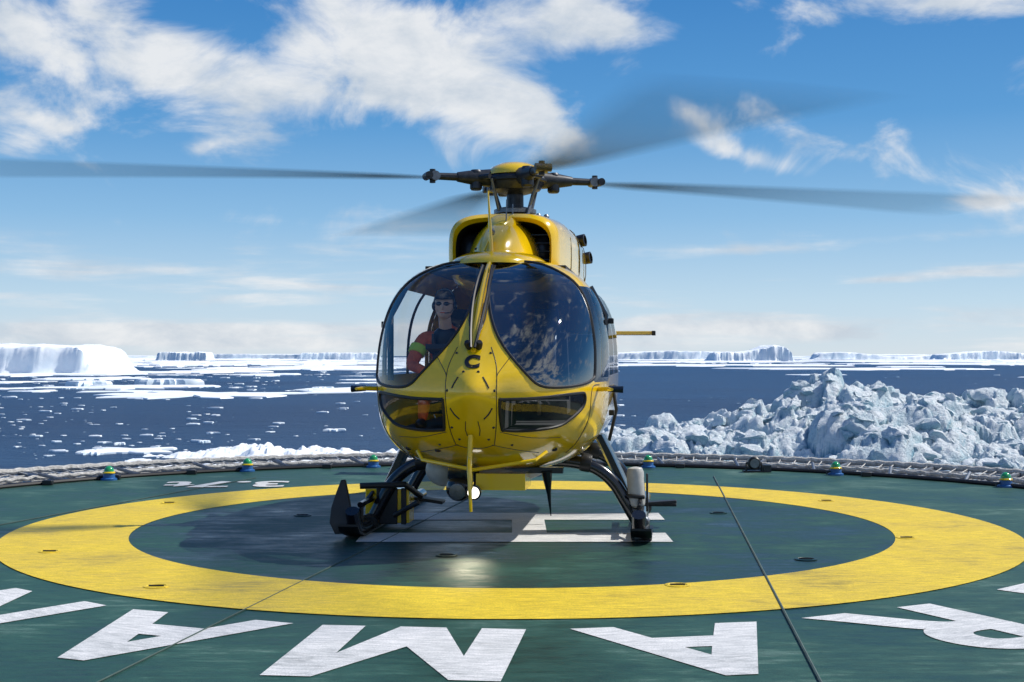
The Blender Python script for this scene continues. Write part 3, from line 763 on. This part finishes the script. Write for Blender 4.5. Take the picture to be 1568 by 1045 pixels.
for (x, y) in ((-4.96, 16.75), (-3.5, 18.0), (1.86, 18.6), (4.15, 17.45), (5.75, 15.85), (-1.9, 18.65), (-5.95, 15.1)):
    e = empty('perimeter_light', (x, y, 0))
    mb = MB()
    mb.lathe((0, 0, 0), (0, 0, 1), [(.10, 0), (.10, .02), (.075, .03), (.07, .085)], 20, 0)
    mb.lathe((0, 0, .085), (0, 0, 1), [(.078, 0), (.078, .012), (.07, .02)], 20, 1)
    mb.ell((0, 0, .10), (.062, .062, .075), 2, 20, 10, None, 0, 90)
    mb.tube([(-.12, -.02, .01), (-.12, -.02, .05), (.0, 0, .05)], .012, 6, 3)
    mb.obj('fixture', [M_blue, M_yel, M_green, M_dgrey], e)
e = empty('floodlight', (3.18, 17.9, 0))
mb = MB()
mb.lathe((0, -.07, .12), (0, 1, .0), [(.07, 0), (.085, .02), (.085, .1), (.05, .15)], 20, 0)
mb.tube([(-.1, 0, 0), (-.1, 0, .12), (.1, 0, .12), (.1, 0, 0)], .014, 6, 0); mb.lathe((0, -.075, .12), (0, 1, 0), [(.06, 0), (.06, .01)], 18, 1)
mb.box((.17, 0, .05), (.1, .12, .09), 2); mb.box((0, 0, .012), (.28, .14, .02), 0)
mb.obj('floodlight_head', [M_blk, M_grey, M_dgrey], e)
mb = MB()
for a in (70, 103, 112, 60, 48, 128, 137, 145):
    x, y = 6.7 * math.cos(R(a)), CY + 6.7 * math.sin(R(a)); mb.box((x, y, .03), (.12, .08, .06), 0)
mb.obj('edge_fittings', [M_blk], deck, bevel=.01)

# ------------------------------------------------------------ SEA
m, nt, b = newmat('sea_water')
v = mapping(nt, (.05, .13, 1)); vf = mapping(nt, (.6, 1.2, 1))
n1 = noise_node(nt, v, 1.0, 8, .65); n2 = noise_node(nt, vf, 1.0, 6, .7)
vb = mapping(nt, (.004, .012, 1)); n3 = noise_node(nt, vb, 1.0, 4, .5)
col = ramp(nt, n3, [(.35, (.005, .036, .108)), (.65, (.010, .058, .150))])
nt.links.new(col, b.inputs['Base Color']); b.inputs['Roughness'].default_value = .36; b.inputs['Specular IOR Level'].default_value = .13
ad = nt.nodes.new('ShaderNodeMath'); ad.operation = 'MULTIPLY_ADD'; ad.inputs[1].default_value = .35
nt.links.new(n2, ad.inputs[0]); nt.links.new(n1, ad.inputs[2])
bp = nt.nodes.new('ShaderNodeBump'); bp.inputs['Strength'].default_value = 1.0; bp.inputs['Distance'].default_value = 2.6
nt.links.new(ad.outputs[0], bp.inputs['Height']); nt.links.new(bp.outputs[0], b.inputs['Normal'])
M_sea = m
mb = MB(); S = 40000
for p in ((-S, -S), (S, -S), (S, S), (-S, S)): mb.v.append(Vector((p[0], p[1], SEA)))
mb.addf((0, 1, 2, 3), 0); mb.obj('sea', [M_sea], smooth=False)

# ------------------------------------------------------------ ICE
def icemat(name, sc, c_hi, c_lo, bump=.6, bd=.4, point=False):
    m, nt, b = newmat(name)
    v = mapping(nt, (1, 1, 1)); n = noise_node(nt, v, sc, 8, .65); f = noise_node(nt, v, sc * 6, 6, .7)
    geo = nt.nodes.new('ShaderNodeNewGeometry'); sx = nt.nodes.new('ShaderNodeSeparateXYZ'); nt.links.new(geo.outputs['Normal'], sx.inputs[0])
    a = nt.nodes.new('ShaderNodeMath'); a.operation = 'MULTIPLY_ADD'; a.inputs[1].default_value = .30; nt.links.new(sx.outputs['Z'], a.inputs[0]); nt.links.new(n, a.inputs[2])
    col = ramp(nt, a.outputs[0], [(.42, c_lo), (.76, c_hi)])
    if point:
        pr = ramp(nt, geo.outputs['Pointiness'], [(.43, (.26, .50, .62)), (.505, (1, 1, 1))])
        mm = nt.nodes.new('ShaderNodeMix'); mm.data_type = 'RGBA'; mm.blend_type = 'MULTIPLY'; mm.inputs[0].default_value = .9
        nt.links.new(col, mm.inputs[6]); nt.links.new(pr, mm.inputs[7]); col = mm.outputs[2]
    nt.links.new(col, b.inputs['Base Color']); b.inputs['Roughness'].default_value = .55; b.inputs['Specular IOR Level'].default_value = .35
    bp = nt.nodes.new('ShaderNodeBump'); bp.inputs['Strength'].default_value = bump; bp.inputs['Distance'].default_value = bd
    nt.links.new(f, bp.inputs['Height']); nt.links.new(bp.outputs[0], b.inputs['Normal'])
    return m
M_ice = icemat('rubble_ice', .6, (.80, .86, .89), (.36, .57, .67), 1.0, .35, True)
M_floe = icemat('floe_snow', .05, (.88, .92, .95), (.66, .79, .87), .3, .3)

def hsh(p, k=0.0):
    s = math.sin(p[0] * 127.1 + p[1] * 311.7 + k * 74.7) * 43758.5453; return s - math.floor(s)
def blocks(x, y, sc, k):
    p = Vector((x / sc, y / sc, k * 3.1))
    d, pt = noise.voronoi(p)
    c = pt[0]; r1, r2, r3 = hsh(c, 1 + k), hsh(c, 2 + k), hsh(c, 3 + k)
    rel = p - c
    edge = min(1.0, (d[1] - d[0]) * 5)
    return ((r1 - .5) + (r2 - .5) * 1.6 * rel.x + (r3 - .5) * 1.6 * rel.y) * sc * (.5 + .5 * edge) - (1 - edge) * .12 * sc
def pillow(x, y, sc, k):
    p = Vector((x / sc, y / sc, k * 3.1))
    d, pt = noise.voronoi(p)
    c = pt[0]; r1 = hsh(c, 1 + k); r2 = hsh(c, 5 + k); rel = p - c
    e = min(1.0, (d[1] - d[0]) * 1.8)
    return sc * ((r1 - .5) * .7 * min(1, e * 2.5) + .40 * math.sqrt(max(0, 1 - (1 - e) ** 2)) + (r2 - .5) * .8 * rel.x * e)

top = [(2, -7.5), (4.5, -5), (6.4, -3.6), (9, -2.7), (11.5, -2.1), (13.5, -2.7), (15.5, -2.5), (17.5, -1.7), (19.5, -1.1), (21.5, -.4), (23.2, .0), (25, -.5), (26.6, -.1), (29, -.4), (31, -.6), (33, -1.1), (36, -.9), (42, -.6), (50, -1.5), (62, -3), (70, -9)]
def ridge(x, y):
    H = lerp_tab(top, x) - SEA
    t = (y - 97) / (25 if y < 97 else 14)
    s = max(0, 1 - abs(t) ** 2.1)
    h = H * s * .93
    amp = min(1, h / 3.0)
    wx = x + .9 * noise.noise(Vector((x * .35, y * .35, 2))) + .2 * noise.noise(Vector((x * 1.5, y * 1.5, 4)))
    wy = y + .9 * noise.noise(Vector((x * .35, y * .35, 7))) + .2 * noise.noise(Vector((x * 1.5, y * 1.5, 8)))
    h += amp * (.7 * noise.noise(Vector((x * .16, y * .2, 5))) + (pillow(wx, wy, 3.6, 1) - .9) * .52 + (pillow(wx, wy, 1.8, 2) - .4) * .50 + (pillow(wx, wy, .8, 3) - .2) * .45 + blocks(wx, wy, 2.4, 4) * .28)
    h += amp * noise.fractal(Vector((x * 1.3, y * 1.3, 1)), .75, 2.2, 6) * .17
    return SEA - .3 + h
nx, ny = 600, 250
vs = []; fs = []
for j in range(ny + 1):
    y = 72 + 39 * j / ny
    for i in range(nx + 1):
        x = 2 + 56 * i / nx
        vs.append((x, y, ridge(x, y)))
for j in range(ny):
    for i in range(nx):
        q = j * (nx + 1) + i; fs.append((q, q + 1, q + nx + 2, q + nx + 1))
def lump(c, r, seed):
    rnd = random.Random(seed); b = len(vs)
    bm = bmesh.new(); bmesh.ops.create_icosphere(bm, subdivisions=3, radius=1)
    planes = [(Vector((rnd.uniform(-1, 1), rnd.uniform(-1, 1), rnd.uniform(-1, 1))).normalized(), rnd.uniform(.4, .8)) for _ in range(9)]
    rot = Matrix.Rotation(rnd.uniform(0, 6), 3, 'Z') @ Matrix.Rotation(rnd.uniform(-.6, .6), 3, 'X')
    sc = (rnd.uniform(.8, 1.6), rnd.uniform(.7, 1.2), rnd.uniform(.5, .9))
    for v in bm.verts:
        p = v.co.copy()
        for n_, d_ in planes:
            k = p.dot(n_) - d_
            if k > 0: p -= n_ * k * .95
        p *= 1.15 + .26 * noise.fractal(v.co * 1.8 + Vector((seed, 0, 0)), .7, 2, 5)
        p = rot @ Vector((p.x * sc[0], p.y * sc[1], p.z * sc[2])) * r + c
        vs.append(tuple(p))
    for f in bm.faces: fs.append(tuple(b + v.index for v in f.verts))
    bm.free()
for k in range(620):
    x = random.uniform(4, 50); y = random.uniform(76, 100)
    z = ridge(x, y)
    if z < SEA + 1.5: continue
    r = random.choice((.2, .25, .35, .5, .6, .75, .9))
    lump(Vector((x, y, z - r * .25)), r, k)
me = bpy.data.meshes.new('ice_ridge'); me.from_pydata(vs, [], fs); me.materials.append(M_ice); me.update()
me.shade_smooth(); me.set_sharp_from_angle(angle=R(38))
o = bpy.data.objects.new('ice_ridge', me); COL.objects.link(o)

fl = MB()
def floe(x, y, rx, ry, h, seed, n=18, rough=.5):
    b = len(fl.v); rnd = random.Random(seed); ph = rnd.uniform(0, 100)
    rr = [max(.25, 1 + rough * noise.fractal(Vector((math.cos(2*math.pi*i/n) * 2.2 + ph, math.sin(2*math.pi*i/n) * 2.2, ph)), .8, 2, 4) * 1.9) for i in range(n)]
    for z, k in ((SEA - .1, 1.0), (SEA + h * .6, .985), (SEA + h, .90)):
        for i in range(n):
            a = 2 * math.pi * i / n
            fl.v.append(Vector((x + rx * rr[i] * k * math.cos(a), y + ry * rr[i] * k * math.sin(a), z)))
    for l in range(2):
        for i in range(n):
            i2 = (i + 1) % n; fl.addf((b + l*n + i, b + l*n + i2, b + l*n + n + i2, b + l*n + n + i), 0)
    c = len(fl.v); fl.v.append(Vector((x, y, SEA + h * rnd.uniform(1.0, 1.25))))
    for i in range(n): fl.addf((b + 2*n + i, b + 2*n + (i + 1) % n, c), 0)
def place(px, py):
    d = 12.03 * 2080 / (py - 545); return (px - 784) / 2080 * d, d
sd = 0
for k in range(620):
    d = math.exp(random.uniform(math.log(1250), math.log(9000))); u = random.uniform(-.5, .5)
    if u > .0 and d < 2500 and random.random() < .85: continue
    rx = random.uniform(15, 65) * (d / 1500); sd += 1
    floe(u * d, d, rx * random.choice((.4, 1, 1)), rx * random.uniform(.5, 1.8), random.uniform(.5, 2.0), sd, 24)
for k in range(200):
    d = math.exp(random.uniform(math.log(450), math.log(1500))); u = random.uniform(-.5, .5)
    if u > 0 and random.random() < .9: continue
    rx = random.choice((1, 1.5, 2, 3, 4, 7, 14, 24)); sd += 1
    floe(u * d, d, rx, rx * random.uniform(.5, 1.3), random.uniform(.2, .6), sd, 22)
for (px, py, wpx, ry, h) in ((300, 606, 118, 26, .5), (200, 594, 90, 20, .8), (250, 590, 38, 10, 2.4), (140, 592, 30, 10, 2.0), (60, 600, 30, 8, .4), (150, 694, 22, 3, .35), (200, 692, 60, 3.5, .35), (150, 581, 60, 30, .8),
                            (60, 575, 90, 60, 1), (330, 570, 90, 70, 1), (420, 575, 40, 30, 1), (480, 566, 110, 80, 1.2), (1320, 566, 150, 60, 1), (1080, 560, 170, 120, 1.2), (1500, 558, 150, 160, 1.4), (1250, 575, 40, 10, .6), (510, 660, 14, 2, .3), (185, 681, 7, 1, .3), (312, 678, 7, 1, .3)):
    x, d = place(px, py); sd += 1
    floe(x, d, wpx * d / 2080, ry, h, sd, 40)
for k in range(1000):
    d = math.exp(random.uniform(math.log(150), math.log(900))); u = random.uniform(-.42, .08) if random.random() < .95 else random.uniform(.06, .4)
    if noise.noise(Vector((u * d * .02, d * .012, 9))) < .0 and random.random() < .85: continue
    r = random.choice((.08, .1, .12, .18, .22, .3, .4, .6)) * (d / 200) ** .7; sd += 1
    floe(u * d, d, r * 1.5, r, r * .35, sd, 8)
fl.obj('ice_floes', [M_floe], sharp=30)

vs = []; fs = []; nx, ny = 300, 70
for j in range(ny + 1):
    y = 144 + 30 * j / ny
    for i in range(nx + 1):
        x = -44 + 36 * i / nx
        s = max(0, 1 - abs((y - 157) / 14) ** 2) * max(0, 1 - abs((x + 25) / 17) ** 3)
        h = s * 1.5 * (.5 + .5 * math.exp(-((x + 30) / 7) ** 2)) + s * (blocks(x, y, 2.0, 5) * .35 + pillow(x, y, 1.0, 6) * .4) + .8 * noise.fractal(Vector((x * .2, y * .2, 3)), .9, 2, 5) - .35
        vs.append((x, y, SEA + h))
for j in range(ny):
    for i in range(nx):
        q = j * (nx + 1) + i; fs.append((q, q + 1, q + nx + 2, q + nx + 1))
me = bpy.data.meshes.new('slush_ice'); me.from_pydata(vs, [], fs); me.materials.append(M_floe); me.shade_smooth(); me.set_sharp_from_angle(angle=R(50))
o = bpy.data.objects.new('slush_ice', me); COL.objects.link(o)

def berg(x, y, w, dp, h, seed, prof=None, nx=160, ny=50, sharp=60, en=.05):
    vs, fs = [], []
    for j in range(ny + 1):
        for i in range(nx + 1):
            a, c = -1 + 2 * i / nx, -1 + 2 * j / ny
            px, py = x + a * w, y + c * dp
            e = max(abs(a) ** 1.0, abs(c)) + en * noise.fractal(Vector((a * 5, c * 2.0, seed)), .8, 2, 5)
            wall = 1 / (1 + math.exp(max(-60, min(60, (e - .84) * sharp))))
            top_ = prof((a + 1) / 2) if prof else 1
            hh = h * top_ * (1 + .10 * noise.fractal(Vector((a * 3, c * 2, seed + 4)), .8, 2, 6)) * wall
            vs.append((px, py, SEA - .5 + hh))
    for j in range(ny):
        for i in range(nx):
            q = j * (nx + 1) + i; fs.append((q, q + 1, q + nx + 2, q + nx + 1))
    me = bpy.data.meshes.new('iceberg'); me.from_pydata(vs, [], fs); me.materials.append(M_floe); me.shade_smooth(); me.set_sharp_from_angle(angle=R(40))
    o = bpy.data.objects.new('iceberg', me); COL.objects.link(o)
berg(-385, 900, 140, 60, 20.5, 2, lambda t: 1.0 - .14 * max(0, t - .6) / .4, 260, 60, 45, .05)
berg(520, 3000, 96, 90, 33, 3, lambda t: .6 + .45 * math.exp(-((t - .75) / .2) ** 2))
berg(-840, 3500, 75, 60, 21, 5); berg(-480, 3800, 130, 60, 20, 6); berg(-900, 5000, 260, 60, 18, 7)
berg(480, 4200, 250, 80, 26, 8, lambda t: .6 + .4 * math.sin(t * 3)); berg(1150, 4300, 230, 80, 23, 9, lambda t: .7 + .3 * math.sin(t * 7)); berg(1420, 4100, 160, 80, 26, 10, lambda t: .6 + .4 * math.sin(t * 3) ** 2)
berg(1250, 6500, 900, 80, 18, 11, lambda t: .8 + .25 * math.sin(t * 9)); berg(-1700, 6800, 900, 80, 16, 12, lambda t: .8 + .2 * math.sin(t * 8))

# ------------------------------------------------------------ SKY, SUN
sunv = Vector((.60, .18, .72)).normalized()
el = math.asin(sunv.z); az = math.atan2(sunv.x, sunv.y)
w = bpy.data.worlds.new('World'); scene.world = w; w.use_nodes = True
nt = w.node_tree; L = nt.links
bg = nt.nodes['Background']; bg.inputs['Strength'].default_value = .10
sky = nt.nodes.new('ShaderNodeTexSky'); sky.sky_type = 'NISHITA'; sky.sun_disc = False
sky.sun_elevation = el; sky.sun_rotation = az; sky.air_density = 1.0; sky.dust_density = .1; sky.ozone_density = 2.0
tc = nt.nodes.new('ShaderNodeTexCoord'); sp_ = nt.nodes.new('ShaderNodeSeparateXYZ'); L.new(tc.outputs['Generated'], sp_.inputs[0])
def mth(op, a, b=None, c=None, clamp=False):
    n = nt.nodes.new('ShaderNodeMath'); n.operation = op; n.use_clamp = clamp
    for i, q in enumerate((a, b, c)):
        if q is None: continue
        if isinstance(q, (int, float)): n.inputs[i].default_value = q
        else: L.new(q, n.inputs[i])
    return n.outputs[0]
X, Y, Z = sp_.outputs
gr = ramp(nt, Z, [(0.0, (6.4, 7.5, 8.5)), (.04, (5.0, 6.9, 8.6)), (.10, (2.5, 5.0, 7.9)), (.17, (.85, 3.2, 6.7)), (.26, (.35, 2.2, 5.7)), (.6, (.25, 1.4, 4.4)), (1.0, (.25, 1.1, 3.6))])
skm = nt.nodes.new('ShaderNodeMix'); skm.data_type = 'RGBA'; skm.inputs[0].default_value = .88
L.new(sky.outputs[0], skm.inputs[6]); L.new(gr, skm.inputs[7])
Yc = mth('MAXIMUM', Y, .15)
u = mth('DIVIDE', X, Yc); v = mth('DIVIDE', Z, Yc)
def blob(px, py, sx, sy, A, rot=0):
    u0, v0 = (px - 784) / 2080, (545 - py) / 2080; sx /= 2080; sy /= 2080
    du = mth('SUBTRACT', u, u0); dv = mth('SUBTRACT', v, v0); c, s = math.cos(R(rot)), math.sin(R(rot))
    a = mth('DIVIDE', mth('ADD', mth('MULTIPLY', du, c), mth('MULTIPLY', dv, s)), sx)
    b = mth('DIVIDE', mth('SUBTRACT', mth('MULTIPLY', dv, c), mth('MULTIPLY', du, s)), sy)
    q = mth('ADD', mth('MULTIPLY', a, a), mth('MULTIPLY', b, b))
    return mth('MULTIPLY', mth('EXPONENT', mth('MULTIPLY', q, -1.0)), A)
BL = [(600, 60, 190, 75, .42, -20), (560, 130, 170, 50, .36, -12), (350, 120, 160, 45, .26, -18), (200, 80, 220, 75, .42, -12), (60, 20, 160, 60, .26, 0), (790, 160, 120, 50, .44, -32), (880, 210, 60, 24, .26, -20), (900, 40, 200, 40, .38, 0), (1060, 178, 60, 24, .44, -38), (1120, 232, 110, 16, .26, -16), (1240, 212, 70, 20, .26, -15),
      (1400, 8, 260, 28, .42, 0), (110, 195, 180, 26, .34, -8), (20, 225, 50, 22, .25, 0), (310, 225, 34, 13, .28, 0),
      (200, 420, 400, 60, .28, 0), (600, 500, 500, 30, .22, 0), (1300, 505, 400, 26, .42, 0), (1520, 310, 100, 20, .42, 5), (1200, 380, 330, 14, .28, 4), (1500, 415, 160, 16, .34, 3), (500, 520, 700, 18, .40, 0),
      (1300, 110, 200, 60, -.25, 0), (480, 280, 500, 26, -.2, 0), (350, 20, 60, 25, -.14, 0), (1150, 300, 300, 30, -.2, 0)]
bias = None
for q in BL:
    b_ = blob(*q); bias = b_ if bias is None else mth('ADD', bias, b_)
bias = mth('MINIMUM', bias, .50)
frontm = mth('MULTIPLY', mth('ADD', Y, .1), 4.0, clamp=True)
def cnoise(sc, zs, det=9, rough=.58, dist=.35, off=0):
    cb = nt.nodes.new('ShaderNodeCombineXYZ'); L.new(X, cb.inputs[0]); L.new(mth('ADD', Y, off), cb.inputs[1]); L.new(mth('MULTIPLY', Z, zs), cb.inputs[2])
    n = nt.nodes.new('ShaderNodeTexNoise'); n.inputs['Scale'].default_value = sc; n.inputs['Detail'].default_value = det
    n.inputs['Roughness'].default_value = rough; n.inputs['Distortion'].default_value = dist
    L.new(cb.outputs[0], n.inputs['Vector']); return n.outputs['Fac']
nA = cnoise(11, 1.5, 10, .58, .5); nB = cnoise(6, 9.0, 7, .55, .2); nC = cnoise(3.2, 1.4, 8, .55, .6, .3)
lowm = mth('MULTIPLY', mth('SUBTRACT', .125, v), 14, clamp=True)
nz = mth('ADD', mth('MULTIPLY', nA, mth('SUBTRACT', 1, lowm)), mth('MULTIPLY', nB, lowm))
# unseen cloud banks added behind the viewer, thicker rightwards to feed the windshield reflection
backb = mth('ADD', mth('MULTIPLY', mth('SUBTRACT', nC, .5), 2.2), mth('ADD', .12, mth('MULTIPLY', X, .30)))
bsel = mth('ADD', mth('MULTIPLY', bias, frontm), mth('MULTIPLY', mth('SUBTRACT', 1, frontm), backb))
den = mth('ADD', mth('MULTIPLY', mth('SUBTRACT', nz, .5), 1.8), mth('SUBTRACT', bsel, .13))
cl = nt.nodes.new('ShaderNodeMapRange'); cl.interpolation_type = 'SMOOTHSTEP'
cl.inputs['From Min'].default_value = -.06; cl.inputs['From Max'].default_value = .40; L.new(den, cl.inputs['Value'])
cfac = mth('MULTIPLY', cl.outputs[0], .95)
shade = cnoise(15, 2.0, 6, .6, .2, .02)
cc = nt.nodes.new('ShaderNodeMix'); cc.data_type = 'RGBA'
sm = nt.nodes.new('ShaderNodeMapRange'); sm.inputs['From Min'].default_value = .35; sm.inputs['From Max'].default_value = .60; L.new(shade, sm.inputs['Value'])
L.new(sm.outputs[0], cc.inputs[0]); cc.inputs[6].default_value = (5.8, 6.5, 7.3, 1); cc.inputs[7].default_value = (8.3, 8.5, 8.7, 1)
mxc = nt.nodes.new('ShaderNodeMix'); mxc.data_type = 'RGBA'; L.new(cfac, mxc.inputs[0]); L.new(skm.outputs[2], mxc.inputs[6]); L.new(cc.outputs[2], mxc.inputs[7])
L.new(mxc.outputs[2], bg.inputs['Color'])

sl = bpy.data.lights.new('sun', 'SUN'); sl.energy = 5.0; sl.angle = R(.5); sl.color = (1, .95, .87)
so = bpy.data.objects.new('sun', sl); COL.objects.link(so); so.rotation_euler = sunv.to_track_quat('Z', 'Y').to_euler()

# ------------------------------------------------------------ CAMERA
cam = bpy.data.cameras.new('camera'); cam.lens = 47.8; cam.sensor_width = 36; cam.clip_end = 60000
co = bpy.data.objects.new('camera', cam); COL.objects.link(co); co.location = (0, 0, 1.53); co.rotation_euler = (R(90.62), 0, 0)
scene.camera = co
scene.view_settings.view_transform = 'Standard'; scene.view_settings.look = 'None'; scene.view_settings.exposure = 0
